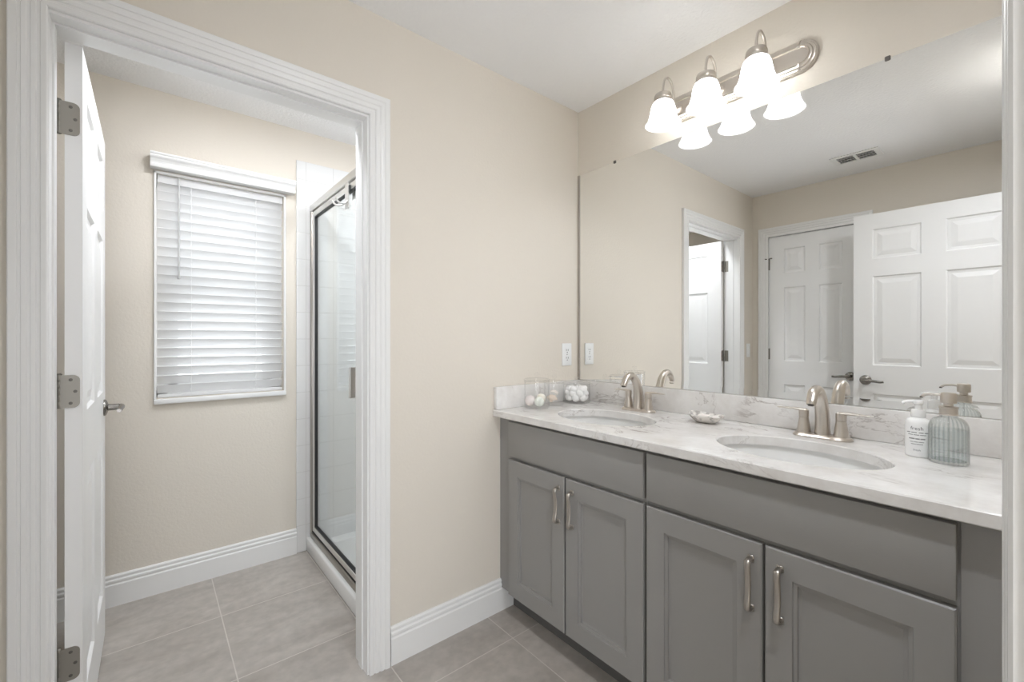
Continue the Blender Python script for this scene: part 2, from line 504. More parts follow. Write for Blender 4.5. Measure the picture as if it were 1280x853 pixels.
struct(MB().prism([(0.1,0),(0.1,HC),(-3.0,HC),(-3.0,0),(EY0-J,0),(EY0-J,EZ+J),(EY1+J,EZ+J),(EY1+J,0)], PX, XR, XR+WT), 'wall_right', 'wall',
       'wall holding the entry doorway at the end of the vanity', 'wall')
CX0, CX1, CZ = 0.122, 0.738, 2.077     # closet opening
PY = lambda p, q, t: (p, t, q)
struct(MB().prism([(0,0),(0,HC),(XR,HC),(XR,0),(CX1+J,0),(CX1+J,CZ+J),(CX0-J,CZ+J),(CX0-J,0)], PY, YB-WT, YB), 'wall_front', 'wall',
       'beige wall with the closed closet door, seen in the mirror', 'wall')
# window wall with opening
WY0, WY1, WZ0, WZ1 = -1.737, -1.178, 0.942, 2.035
w = MB()
for (a, b_, c, d) in ((-3.0, WY0, 0, HC), (WY1, 0.0, 0, HC), (WY0, WY1, 0, WZ0), (WY0, WY1, WZ1, HC)):
    w.box(XF-0.16, a, c, XF, b_, d)
struct(w, 'wall_far_left', 'wall', 'beige wall around the blinded window', 'wall')
struct(MB().box(XF-0.16, -3.1, 0, XR+WT, -3.0, HC), 'wall_far_front', 'wall', 'beige end wall of the shower room behind its open door', 'wall')
# shower shell
struct(MB().rbox(XF, -1.113, 0, XF+0.010, -0.11, 2.262, 0.003, 2), 'wall_shower_side', 'tile_y', 'white tiled wall with a tile strip beside the window', 'wall')
struct(MB().box(XF, -0.11, 0, -WT, -0.0, HC), 'wall_shower_end', 'tile_x', 'white tiled end wall inside the shower', 'wall')
struct(MB().box(-WT-0.01, -1.03, 0, -WT, -0.11, 2.262), 'wall_shower_near', 'tile_y', 'white tiled wall of the shower behind the door casing', 'wall')
struct(MB().box(-0.30, -1.08, 0, -WT, -1.03, HC), 'wall_shower_return', 'wall', 'short return wall beside the shower door', 'wall')
sp = MB()
sp.rbox(XF+0.010, -1.062, 0, -0.30, -0.985, 0.085, 0.012, 3)
sp.box(XF+0.010, -0.99, 0, -WT-0.01, -0.11, 0.035)
struct(sp, 'shower_pan', 'acrylic', 'white shower pan and curb under the framed glass door', 'shower pan', smooth=True)
# hall outside the entry, closes the space behind the camera
h = MB()
h.box(3.2, -3.1, 0, 3.3, 0.12, HC); h.box(XR+WT, -3.1, 0, 3.3, -3.0, HC); h.box(XR+WT, 0.02, 0, 3.3, 0.12, HC)
struct(h, 'wall_hall', 'wall', 'beige hall walls outside the entry doorway', 'wall')

# frame added around the hall fill light; the wall behind is solid
hf = MB()
for (a, b_, c, d) in ((-3.0, -2.95, 0.22, 1.88), (-1.75, -1.69, 0.22, 1.88), (-2.95, -1.75, 1.80, 1.88), (-2.95, -1.75, 0.22, 0.30)):
    hf.box(3.155, a, c, 3.2, b_, d)
struct(hf, 'hall_fill_frame', 'trim', 'white frame added around the unseen hall fill light', 'window')

# baseboards
BBP = [(0,0),(0.0145,0),(0.0145,0.098),(0.0115,0.103),(0.0115,0.107),(0.0135,0.111),(0.0135,0.119),(0.0095,0.124),(0.0095,0.128),(0.0105,0.131),(0.0105,0.137),(0.006,0.143),(0,0.143)]
def bb(name, P, a, b_, label):
    struct(MB().prism(BBP, P, a, b_), name, 'trim', label, 'baseboard')
bb('baseboard_left', lambda p, q, t: (p, t, q), OY1+0.087, -0.462, 'white stepped baseboard between door casing and vanity')
bb('baseboard_left_front', lambda p, q, t: (p, t, q), YB, OY0-0.082, 'white baseboard below the light switch')
bb('baseboard_far_left', lambda p, q, t: (XF+p, t, q), -3.0, -1.1125, 'white stepped baseboard under the window')
bb('baseboard_far_front', lambda p, q, t: (t, -3.0+p, q), XF, -WT, 'white baseboard behind the open shower room door')
bb('baseboard_front', lambda p, q, t: (t, YB+p, q), CX1+0.085, XR, 'white baseboard behind the entry door')
bb('baseboard_shower_room', lambda p, q, t: (-WT-p, t, q), -3.0, OY0-0.082, 'white baseboard on the hinge side of the shower room')

# door casings
CASP = [(0,0),(0,0.009),(0.003,0.0115),(0.013,0.0115),(0.016,0.0085),(0.021,0.0085),(0.024,0.0125),(0.032,0.0135),(0.034,0.011),(0.039,0.0115),
        (0.042,0.0145),(0.050,0.016),(0.052,0.0135),(0.057,0.014),(0.059,0.017),(0.074,0.018),(0.0765,0.016),(0.0765,0)]
def casing(name, P, h0, h1, zt, label, k=1.0):
    st = []
    st.append([P(h0-w_*k, 0, t) for w_, t in CASP]); st.append([P(h0-w_*k, zt+w_, t) for w_, t in CASP])
    st.append([P(h1+w_, zt+w_, t) for w_, t in CASP]); st.append([P(h1+w_, 0, t) for w_, t in CASP])
    struct(MB().rings(st), name, 'trim', label, 'door casing')
casing('trim_1', lambda h_, z, t: (t, h_, z), OY0-0.001, OY1+0.006, OZ+0.008, 'white fluted casing around the shower room doorway', 0.87)
casing('trim_2', lambda h_, z, t: (-WT-t, h_, z), OY0-0.006, OY1+0.006, OZ+0.008, 'white casing on the shower room side of its doorway')
casing('trim_3', lambda h_, z, t: (XR-t, h_, z), EY0-0.006, EY1+0.006, EZ+0.008, 'white fluted casing of the entry doorway next to the vanity end')
casing('trim_4', lambda h_, z, t: (h_, YB+t*0.7, z), CX0-0.006+0.010, CX1+0.006-0.010, CZ+0.0, 'white casing around the closed closet door')
def jamb(name, axis, h0, h1, zt, d0, d1, stop, label, ds=0.010):
    mb = MB()
    B = (lambda a0, z0, c0, a1, z1, c1: mb.box(c0, a0, z0, c1, a1, z1)) if axis == 'x' else (lambda a0, z0, c0, a1, z1, c1: mb.box(a0, c0, z0, a1, c1, z1))
    B(h0-J, 0, d0, h0, zt+J, d1); B(h1, 0, d0, h1+J, zt+J, d1); B(h0, zt, d0, h1, zt+J, d1)
    s0, s1 = stop
    B(h0, 0, s0, h0+ds, zt-ds, s1); B(h1-ds, 0, s0, h1, zt-ds, s1); B(h0, zt-ds, s0, h1, zt, s1)
    struct(mb, name, 'trim', label, 'door jamb')
jamb('trim_5', 'x', OY0, OY1, OZ, -WT, 0, (-0.075, -0.040), 'white jamb lining the shower room doorway', 0.005)
jamb('trim_6', 'x', EY0, EY1, EZ, XR, XR+WT, (XR+0.040, XR+0.075), 'white jamb lining the entry doorway')
jamb('trim_7', 'y', CX0, CX1, CZ, YB-WT, YB, (YB-0.085, YB-0.050), 'white jamb lining the closet doorway')

# ------------------------------------------------------------------ doors
def hinge_leafs(mb_plate, mb_screw): pass
def lever_set(door, c, out, along, mat='pewter'):
    """c on the door face; out = unit outward dir, along = lever direction"""
    c = Vector(c); o_ = Vector(out); a = Vector(along); u = Vector((0, 0, 1))
    mb = MB()
    prof = [(0.033, 0), (0.033, 0.004), (0.030, 0.008), (0.022, 0.011), (0.013, 0.014), (0.012, 0.042), (0.013, 0.046)]
    rs = []
    for r, hh in prof:
        rs.append([tuple(c + o_*hh + a*(r*math.cos(2*PI*i/28)) + u*(r*math.sin(2*PI*i/28))) for i in range(28)])
    mb.rings(rs)
    hd = mb.build('door_handle', mat, door, smooth=True, label='satin pewter lever handle')
    lv = MB()
    P = [c + o_*0.052 - a*0.012, c + o_*0.054 + a*0.004, c + o_*0.054 + a*0.03, c + o_*0.052 + a*0.06 - u*0.003, c + o_*0.050 + a*0.085 - u*0.006, c + o_*0.050 + a*0.103 - u*0.004]
    lv.tube(bez(P, 5), [lerp(0.0115, 0.007, i/25) if i else 0.008 for i in range(26)], 12)
    lv.build('lever', mat, hd, smooth=True)
def panel_door(name, P, W, H, T, cols, label, two=True):
    """P(u, w, d): d=0 front face"""
    mb = MB()
    pn = six_panel(W, H, cols)
    panel_face(mb, P, W, H, pn, DOOR_RINGS)
    panel_face(mb, lambda u, w_, d: P(u, w_, -T-d), W, H, pn, DOOR_RINGS)
    slab_sides(mb, P, W, H, T)
    return mb
# door_1: shower room door, swung 90 degrees into that room; face with lever looks to +y
d1 = thing('door_1', (-0.121, -1.94, 0.012), 'white six-panel door standing open into the shower room', 'door', kind='structure')
D1Y = -1.9045
Pd1 = lambda u, w_, d: (-0.121-u, D1Y+d, 0.012+w_)
W1 = 0.787
cols1 = [(0.112, 0.342), (0.447, 0.677)]
panel_door('slab', Pd1, W1, 2.031, 0.035, cols1, None).build('slab', 'door', d1)
lever_set(d1, (-0.121-W1+0.066, D1Y, 0.955), (0, 1, 0), (1, 0, 0))
def butt_hinge(door, y0, x, zc, sgn=1):
    """rounded leaf on the edge of door_1 (facing +x) plus knuckle and jamb leaf"""
    mb = MB()
    r = 0.014; y1 = y0+0.030; z0, z1 = zc-0.045, zc+0.045
    poly = [(y0-0.0135, z0)]
    for k in range(7):
        a = -PI/2 + PI/2*k/6; poly.append((y1-r+r*math.cos(a), z0+r+r*math.sin(a)))
    for k in range(7):
        a = PI/2*k/6; poly.append((y1-r+r*math.cos(a), z1-r+r*math.sin(a)))
    poly.append((y0-0.0135, z1))
    mb.prism(poly, lambda p, q, t: (t, p, q), x, x+0.0022)
    hg = mb.build('hinge', 'hinge', door, label='satin metal butt hinge leaf')
    kn = MB()
    for k in range(5):
        kn.lathe([(0.0055, 0.0), (0.0062, 0.001), (0.0062, 0.0165), (0.0055, 0.0175)], (x-0.003, y0-0.0115, z0+0.018*k), 14)
    kn.lathe([(0.0055, 0), (0.0065, 0.002), (0.004, 0.005)], (x-0.003, y0-0.0115, z1), 14)
    kn.build('knuckle', 'hinge', hg, smooth=True)
    sc = MB()
    for dz, yy in ((-0.032, y0+0.012), (0.032, y0+0.012), (0.0, y0+0.021)):
        sc.lathe([(0.0042, 0), (0.0042, 0.0008), (0.002, 0.0012)], (x+0.0018, yy, zc+dz), 12, axis='x')
    sc.build('screw', 'screw', hg)
    # leaf on the jamb, facing into the opening
    jl = MB().box(-0.112, OY0-0.001, z0, -0.083, OY0+0.0018, z1)
    jl.build('jamb_leaf', 'hinge', hg)
for zc in (1.836, 1.090, 0.345):
    butt_hinge(d1, D1Y-0.035, -0.1208, zc)
# door_2: closed closet door in the front wall (face to +y)
CW = CX1-CX0-0.006
d2 = thing('door_2', (CX0+0.003, YB-0.05, 0.012), 'closed white six-panel closet door behind the open entry door, seen in the mirror', 'door', kind='structure')
panel_door('slab', lambda u, w_, d: (CX0+0.003+u, YB-0.010+d, 0.012+w_), CW, 2.060, 0.035, [(0.112, 0.262), (0.354, 0.504)], None).build('slab', 'door', d2)
lever_set(d2, (CX1-0.060, YB-0.010, 0.955), (0, 1, 0), (-1, 0, 0))
for zc in (1.85, 1.107, 0.35):
    kn = MB()
    for k in range(5):
        kn.lathe([(0.0055, 0), (0.0068, 0.001), (0.0068, 0.0165), (0.0055, 0.0175)], (CX0+0.001, YB-0.002, zc-0.045+0.018*k), 12)
    kn.box(CX0-0.010, YB-0.012, zc-0.045, CX0+0.012, YB-0.0095, zc+0.045)
    hg = kn.build('hinge', 'hinge', d2, smooth=True)
    if zc > 1.8:
        st = MB().tube([(CX0+0.001, YB-0.002, zc+0.047), (CX0-0.018, YB+0.016, zc+0.047)], 0.004, 10).tube([(CX0+0.001, YB-0.002, zc+0.047), (CX0+0.03, YB+0.016, zc+0.047)], 0.004, 10)
        st.lathe([(0.007, -0.004), (0.007, 0.004)], (CX0+0.03, YB+0.016, zc+0.047), 12)
        st.build('door_stop', 'screw', hg, smooth=True)
# door_3: entry door leaf, swung open against the closet wall
LY = -1.9954; LX0 = 0.749; LX1 = XR-0.008
d3 = thing('door_3', (LX1, LY-0.0175, 0.012), 'white six-panel entry door standing open beside the closet door, seen large in the mirror', 'door', kind='structure')
LW = LX1-LX0
panel_door('slab', lambda u, w_, d: (LX0+u, LY+d, 0.012+w_), LW, 2.062, 0.035, [(0.103, 0.345), (0.456, 0.698)], None).build('slab', 'door', d3)
lever_set(d3, (LX0+0.066, LY, 0.953), (0, 1, 0), (1, 0, 0))
lever_set(d3, (LX0+0.066, LY-0.035, 0.953), (0, -1, 0), (1, 0, 0))
for zc in (1.86, 1.1, 0.35):
    kn = MB()
    for k in range(5):
        kn.lathe([(0.0055, 0), (0.0062, 0.001), (0.0062, 0.0165), (0.0055, 0.0175)], (XR-0.006, EY0-0.004, zc-0.045+0.018*k), 12)
    kn.box(LX1, LY-0.034, zc-0.045, LX1+0.002, LY-0.004, zc+0.045)
    kn.build('hinge', 'hinge', d3, smooth=True)

# ------------------------------------------------------------------ window and blind
wn = thing('window_1', (XF-0.12, (WY0+WY1)/2, WZ0), 'white vinyl single-hung window behind the blinds', 'window', kind='structure')
fr = MB()
# slim border on the wall face
bx0, bx1 = XF, XF+0.012
fr.rbox(bx0, WY0-0.010, WZ0-0.002, bx1, WY0, WZ1+0.012, 0.002, 1); fr.rbox(bx0, WY1, WZ0-0.002, bx1, WY1+0.010, WZ1+0.012, 0.002, 1)
fr.rbox(bx0, WY0-0.010, WZ1, bx1, WY1+0.010, WZ1+0.012, 0.002, 1)
fr.build('border', 'trim', wn)
MB().rbox(XF-0.10, WY0-0.010, WZ0-0.026, XF+0.020, WY1+0.010, WZ0-0.002, 0.004, 2).build('window_sill', 'trim', wn, smooth=True)
of = MB(); xo0, xo1 = XF-0.155, XF-0.09
of.box(xo0, WY0, WZ0-0.002, xo1, WY0+0.045, WZ1); of.box(xo0, WY1-0.045, WZ0-0.002, xo1, WY1, WZ1); of.box(xo0, WY0, WZ0-0.002, xo1, WY1, WZ0+0.045); of.box(xo0, WY0, WZ1-0.045, xo1, WY1, WZ1)
of.build('window_frame', 'vinyl', wn)
ZM = 1.495
def sash(x0, x1, z0, z1, nm):
    s_ = MB(); a, b_ = WY0+0.045, WY1-0.045; r = 0.042
    s_.box(x0, a, z0, x1, a+r, z1); s_.box(x0, b_-r, z0, x1, b_, z1); s_.box(x0, a, z0, x1, b_, z0+r); s_.box(x0, a, z1-r, x1, b_, z1)
    so = s_.build('sash', 'vinyl', wn)
    MB().box((x0+x1)/2-0.003, a+r, z0+r, (x0+x1)/2+0.003, b_-r, z1-r).build('pane', 'pane', so)
sash(XF-0.125, XF-0.095, WZ0+0.045, ZM+0.02, 'lower')
sash(XF-0.153, XF-0.127, ZM-0.02, WZ1-0.045, 'upper')

bl = thing('window_blind', (XF-0.03, (WY0+WY1)/2, 2.09), 'white two-inch slatted blind lowered over the shower room window', 'blind')
VP = [(0.0,2.054),(0.052,2.054),(0.054,2.060),(0.054,2.068),(0.050,2.072),(0.052,2.080),(0.058,2.090),(0.066,2.098),(0.068,2.104),(0.066,2.108),(0.070,2.112),(0.070,2.118),(0.066,2.121),(0.0,2.121)]
MB().prism(VP, lambda p, q, t: (XF+p, t, q), -1.760, -1.128).build('valance', 'trim', bl)
MB().box(XF-0.055, WY0+0.004, 1.998, XF-0.008, WY1-0.004, 2.034).build('head_rail', 'slat', bl)
sl = MB(); n_sl = 23; pitch = 0.0454; ztop = 1.985
tilt = math.radians(58)
for k in range(n_sl):
    zc = ztop - k*pitch
    xc = XF-0.032
    top = []; bot = []
    for i in range(7):
        t = -0.025 + 0.05*i/6
        crown = 0.0022*(1-(t/0.025)**2)
        # room edge of each slat is tipped up
        dx, dz = t*math.cos(tilt), t*math.sin(tilt)
        nx, nz = -math.sin(tilt), math.cos(tilt)
        top.append((xc+dx+nx*crown, zc+dz+nz*crown)); bot.append((xc+dx+nx*(crown-0.0026), zc+dz+nz*(crown-0.0026)))
    sl.prism(top + bot[::-1], lambda p, q, t: (p, t, q), WY0+0.003, WY1-0.003)
sl.build('slats', 'slat', bl)
MB().rbox(XF-0.055, WY0+0.004, WZ0+0.002, XF-0.008, WY1-0.004, WZ0+0.018, 0.004, 2).build('bottom_rail', 'slat', bl, smooth=True)
for yy in (-1.600, -1.314):
    cd = MB(); cd.tube([(XF-0.010, yy, 2.0), (XF-0.008, yy, 1.5), (XF-0.010, yy, WZ0+0.012)], 0.0011, 6)
    for k in range(n_sl):
        zc = ztop-k*pitch; cd.tube([(XF-0.010, yy-0.004, zc-0.012), (XF-0.010, yy+0.003, zc+0.006)], 0.0013, 5)
    cd.build('ladder_cord', 'cord', bl)
wd = MB(); wd.tube([(XF-0.004, -1.650, 2.045), (XF-0.002, -1.650, 1.545)], 0.0045, 8); wd.lathe([(0.005, 0), (0.0062, 0.004), (0.005, 0.02)], (XF-0.002, -1.650, 1.530), 10)
wd.build('tilt_wand', 'wand', bl, smooth=True)

# ------------------------------------------------------------------ shower door
SY = -1.043   # outer face of the frame
shd = thing('shower_door', (-0.72, SY+0.015, 0.085), 'framed clear glass shower door on the white curb', 'shower door')
FX0, FX1 = XF+0.0105, -0.335
MB().rbox(FX0, SY, 1.972, FX1, SY+0.04, 2.012, 0.004, 2).build('header', 'chrome', shd, smooth=True)
MB().rbox(FX0, SY+0.002, 0.085, FX0+0.036, SY+0.036, 1.972, 0.003, 2).build('post', 'bronze', shd, smooth=True)
MB().rbox(FX1-0.036, SY+0.002, 0.085, FX1, SY+0.036, 1.972, 0.003, 2).build('post', 'bronze', shd, smooth=True)
MB().rbox(FX0+0.036, SY-0.004, 0.085, FX1-0.036, SY+0.036, 0.115, 0.004, 2).build('threshold', 'bronze', shd, smooth=True)
DX0, DX1, DZ0, DZ1 = FX0+0.040, FX1-0.040, 0.122, 1.966
leaf = MB(); r = 0.030
leaf.rbox(DX0, SY+0.006, DZ0, DX0+r, SY+0.030, DZ1, 0.003, 1); leaf.rbox(DX1-r, SY+0.006, DZ0, DX1, SY+0.030, DZ1, 0.003, 1)
leaf.rbox(DX0+r, SY+0.006, DZ0, DX1-r, SY+0.030, DZ0+r, 0.003, 1); leaf.rbox(DX0+r, SY+0.006, DZ1-r, DX1-r, SY+0.030, DZ1, 0.003, 1)
lf = leaf.build('door_frame', 'chrome', shd, smooth=True)
g0, g1, q0, q1 = DX0+r, DX1-r, DZ0+r, DZ1-r
MB().box(g0-0.004, SY+0.016, q0-0.004, g1+0.004, SY+0.021, q1+0.004).build('glass_panel', 'glass', lf)
gk = MB(); t = 0.007
gk.box(g0, SY+0.009, q0, g0+t, SY+0.026, q1); gk.box(g1-t, SY+0.009, q0, g1, SY+0.026, q1)
gk.box(g0, SY+0.009, q0, g1, SY+0.026, q0+t); gk.box(g0, SY+0.009, q1-t, g1, SY+0.026, q1)
gk.build('gasket', 'gasket', lf)
MB().rbox(DX0-0.004, SY+0.004, 0.115, DX1+0.004, SY+0.012, 0.122, 0.001, 1).build('drip_seal', 'gasket', lf)
MB().rbox(DX1-0.060, SY-0.022, 0.965, DX1-0.036, SY-0.016, 1.105, 0.002, 1).rbox(DX1-0.052, SY-0.018, 1.09, DX1-0.040, SY+0.007, 1.10, 0.002, 1).rbox(DX1-0.052, SY-0.018, 0.97, DX1-0.040, SY+0.007, 0.98, 0.002, 1).rbox(DX1-0.040, SY-0.020, 0.965, DX1-0.036, SY+0.008, 1.105, 0.001, 1).build('pull_handle', 'chrome', lf)
MB().rbox(DX1+0.005, SY-0.012, 0.86, DX1+0.030, SY+0.004, 0.925, 0.003, 1).build('latch', 'bronze', shd)
# over-door hook
HX = -0.520
hk = thing('over_door_hook', (HX, SY, 1.966), 'metal double hook hung over the top of the shower door', 'hook')
MB().rbox(HX-0.022, SY-0.0022, 1.850, HX+0.022, SY+0.0045, 1.9715, 0.001, 1).rbox(HX-0.022, SY-0.0022, 1.9675, HX+0.022, SY+0.036, 1.9715, 0.001, 1).rbox(HX-0.022, SY+0.032, 1.90, HX+0.022, SY+0.0355, 1.9715, 0.001, 1).build('strap', 'chrome', hk)
for sx in (-0.012, 0.012):
    MB().tube(bez([(HX+sx, SY-0.001, 1.885), (HX+sx*1.5, SY-0.020, 1.868), (HX+sx*2, SY-0.045, 1.866), (HX+sx*2.3, SY-0.062, 1.884)], 5), 0.0045, 10).build('prong', 'chrome', hk, smooth=True)
MB().rbox(HX+0.024, SY-0.001, 1.915, HX+0.036, SY+0.0055, 1.955, 0.002, 1).build('bumper', 'gasket', hk, label='black rubber bumper')

# ------------------------------------------------------------------ vanity
VX1 = 1.562; YF = -0.530; YD = -0.550; ZB = 0.106; ZT = 0.8845
def cabinet(name, x0, x1, xs, label, fill_r):
    """xs = (front left, door gap left, door gap right, front right)"""
    t = thing(name, ((x0+x1)/2, -0.27, 0), label, 'cabinet')
    c = MB()
    c.box(x0, YF+0.02, ZB, x0+0.016, -0.002, ZT); c.box(x1-0.016, YF+0.02, ZB, x1, -0.002, ZT)
    c.box(x0, YF+0.02, ZB, x1, -0.002, ZB+0.016); c.box(x0, -0.012, ZB, x1, -0.002, ZT)
    a, b_, d, e_ = xs
    c.box(x0, YF, ZB, a+0.030, YF+0.02, ZT); c.box(e_-0.030, YF, ZB, x1, YF+0.02, ZT); c.box((b_+d)/2-0.03, YF, ZB, (b_+d)/2+0.03, YF+0.02, 0.70)
    c.box(a+0.03, YF, ZB, e_-0.03, YF+0.02, ZB+0.035); c.box(a+0.03, YF, ZT-0.03, e_-0.03, YF+0.02, ZT); c.box(a+0.03, YF, 0.685, e_-0.03, YF+0.02, 0.74)
    c.build('body', 'cabinet', t)
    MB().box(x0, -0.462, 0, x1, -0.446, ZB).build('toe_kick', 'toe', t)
    f = MB().rbox(a, YD, 0.721, e_, YF-0.0003, 0.8715, 0.003, 2)
    f.build('drawer_front', 'cabinet', t, smooth=True)
    if fill_r:
        MB().rbox(e_+0.004, YF-0.004, ZB, VX1-0.001, YF-0.0003, ZT, 0.001, 1).build('filler_strip', 'cabinet', t)
    for (p, q, side) in ((a, b_, 1), (d, e_, -1)):
        z0, z1 = 0.112, 0.7055
        W, H = q-p, z1-z0
        mb = MB()
        e2 = 0.003
        P = lambda u, w_, dd: (p+u, YD-dd, z0+w_)
        # softened edge
        Pi = lambda u, w_, dd: (p+e2+u*(W-2*e2)/W, YD-dd, z0+e2+w_*(H-2*e2)/H)
        fw = 0.060
        panel_face(mb, Pi, W, H, [(fw, W-fw, fw+0.008, H-fw-0.004)], [(0.0015, -0.0045), (0.0095, -0.0060), (0.0105, -0.0120), (0.018, -0.0135)])
        rim = [[P(0, 0, -e2), P(W, 0, -e2), P(W, H, -e2), P(0, H, -e2)], [Pi(0, 0, 0), Pi(W, 0, 0), Pi(W, H, 0), Pi(0, H, 0)]]
        mb.rings(rim, True, False, False)
        bk = [[P(0, 0, -e2), P(W, 0, -e2), P(W, H, -e2), P(0, H, -e2)], [P(0, 0, -0.0197), P(W, 0, -0.0197), P(W, H, -0.0197), P(0, H, -0.0197)]]
        mb.rings(bk, True, False, True)
        dr = mb.build('door', 'cabinet', t)
        hx = q-0.024 if side == 1 else p+0.034
        if side == 1 and not fill_r: hx = b_-0.012
        if side == -1 and not fill_r: hx = d+0.038
        hx = (q-0.026) if side == 1 else (p+0.036)
        zc = 0.597; L = 0.064
        path = bez([(hx, YD+0.001, zc+L), (hx, YD-0.018, zc+L), (hx, YD-0.026, zc+L-0.010), (hx, YD-0.021, zc+0.025), (hx, YD-0.0195, zc), (hx, YD-0.021, zc-0.025), (hx, YD-0.026, zc-L+0.010), (hx, YD-0.018, zc-L), (hx, YD+0.001, zc-L)], 5)
        hd = MB()
        n = len(path)
        rads = [(0.0080, 0.0050) if (i < 9 or i > n-10) else (0.0078, 0.0040) for i in range(n)]
        hd.tube(path, rads, 12, up=(0, -1, 0.001))
        hd.rbox(hx-0.0085, YD-0.005, zc+L-0.009, hx+0.0085, YD-0.0002, zc+L+0.009, 0.002, 1); hd.rbox(hx-0.0085, YD-0.005, zc-L-0.009, hx+0.0085, YD-0.0002, zc-L+0.009, 0.002, 1)
        hd.build('handle', 'pull', dr, smooth=True, label='satin nickel arched pull')
    return t
cabinet('vanity_cabinet', 0.001, 0.770, (0.082, 0.4175, 0.4255, 0.7635), 'grey vanity cabinet under the sink nearest the wall outlet', False)
cabinet('vanity_cabinet', 0.771, VX1, (0.7755, 1.1155, 1.1225, 1.4675), 'grey vanity cabinet under the sink with the soap bottles, next to the entry casing', True)

# countertop with two oval cut-outs
ZC = 0.9147; CF = -0.571
SINKS = [(0.434, -0.327), (1.122, -0.327)]
SRX, SRY = 0.215, 0.155
ct = thing('countertop', (0.78, -0.29, ZT), 'white veined quartz countertop over both vanity cabinets', 'countertop')
c = MB()
EDG = 0.003
bounds = [(0.001, 0.7775), (0.7775, VX1)]
for (sx, sy), (x0, x1) in zip(SINKS, bounds):
    y0, y1 = CF+EDG, -0.001
    corners = [math.atan2(yy-sy, xx-sx) % (2*PI) for xx in (x0, x1) for yy in (y0, y1)]
    angs = sorted([2*PI*i/72 for i in range(72)] + corners)
    inner = []; outer = []
    for a in angs:
        ca, sa = math.cos(a), math.sin(a)
        k = 1/math.sqrt((ca/SRX)**2 + (sa/SRY)**2)
        inner.append((sx+k*ca, sy+k*sa))
        ts = []
        if ca > 1e-9: ts.append((x1-sx)/ca)
        if ca < -1e-9: ts.append((x0-sx)/ca)
        if sa > 1e-9: ts.append((y1-sy)/sa)
        if sa < -1e-9: ts.append((y0-sy)/sa)
        tt = min(ts)
        outer.append((sx+tt*ca, sy+tt*sa))
    n = len(angs)
    grow = lambda d: [(sx+(px_-sx)*(1+d/SRX), sy+(py_-sy)*(1+d/SRY)) for px_, py_ in inner]
    g1 = grow(0.003)
    c.rings([[(p, q, ZC) for p, q in outer], [(p, q, ZC) for p, q in g1], [(p, q, ZC-0.003) for p, q in inner], [(p, q, ZT+0.0002) for p, q in inner], [(p, q, ZT+0.0002) for p, q in outer]], True, False, False)
    c.add([(x0, y0, ZC), (x1, y0, ZC), (x1, CF, ZC-EDG), (x0, CF, ZC-EDG), (x0, CF, ZT+EDG), (x1, CF, ZT+EDG), (x0, y0, ZT+0.0002), (x1, y0, ZT+0.0002)], [(0,1,2,3),(3,2,5,4),(4,5,7,6)])
c.add([(0.001, CF+EDG, ZC), (0.001, CF, ZC-EDG), (0.001, CF, ZT+EDG), (0.001, CF+EDG, ZT+0.0002), (0.001, -0.001, ZT+0.0002), (0.001, -0.001, ZC)], [(0,1,2,3,4,5)])
c.add([(VX1, CF+EDG, ZC), (VX1, CF, ZC-EDG), (VX1, CF, ZT+EDG), (VX1, CF+EDG, ZT+0.0002), (VX1, -0.001, ZT+0.0002), (VX1, -0.001, ZC)], [(0,1,2,3,4,5)])
c.build('slab', 'quartz', ct)
MB().rbox(0.021, -0.021, ZC+0.0003, VX1, -0.001, 1.0165, 0.002, 2).build('backsplash', 'quartz', ct, smooth=True)
MB().rbox(0.001, CF+0.004, ZC+0.0003, 0.0208, -0.001, 1.0165, 0.002, 2).build('side_splash', 'quartz', ct, smooth=True)

def sink(sx, sy, label):
    t = thing('sink', (sx, sy, ZT-0.15), label, 'sink', 'undermount sinks')
    prof = [(0.024, -0.0008), (0.0150, -0.0008), (0.0125, -0.012), (0.002, -0.05), (-0.022, -0.095), (-0.055, -0.128), (-0.11, -0.145)]
    inn = []
    def ring(d, z): return [(sx+(SRX+d)*math.cos(2*PI*i/64), sy+(SRY+min(d, 0.01)*1.0 if d > -0.09 else sy*0+0)*0 + (SRY+d)*math.sin(2*PI*i/64), ZT-0.0005+z) for i in range(64)]
    def ring2(d, z):
        ry = SRY+d if d > -0.10 else 0.045
        return [(sx+(SRX+d)*math.cos(2*PI*i/64), sy+ry*math.sin(2*PI*i/64), ZT-0.0005+z) for i in range(64)]
    R_ = [ring2(d, z) for d, z in prof] + [[(sx+0.024*math.cos(2*PI*i/64), sy+0.024*math.sin(2*PI*i/64), ZT-0.151) for i in range(64)]]
    O_ = [[(sx+0.024*math.cos(2*PI*i/64), sy+0.024*math.sin(2*PI*i/64), ZT-0.163) for i in range(64)]] + [ring2(d+0.010, z-0.010) for d, z in prof[::-1][:-1]] + [ring2(0.024, -0.010)]
    MB().rings(R_ + O_ + [R_[0]], True, False, False).build('bowl', 'ceramic', t, smooth=True)
    MB().lathe([(0.0235, -0.152), (0.022, -0.148), (0.014, -0.1475), (0.006, -0.1465)], (sx, sy, ZT), 28).build('drain', 'nickel', t, smooth=True)
sink(*SINKS[0], 'white oval undermount sink nearest the wall outlet')
sink(*SINKS[1], 'white oval undermount sink beside the soap bottles')

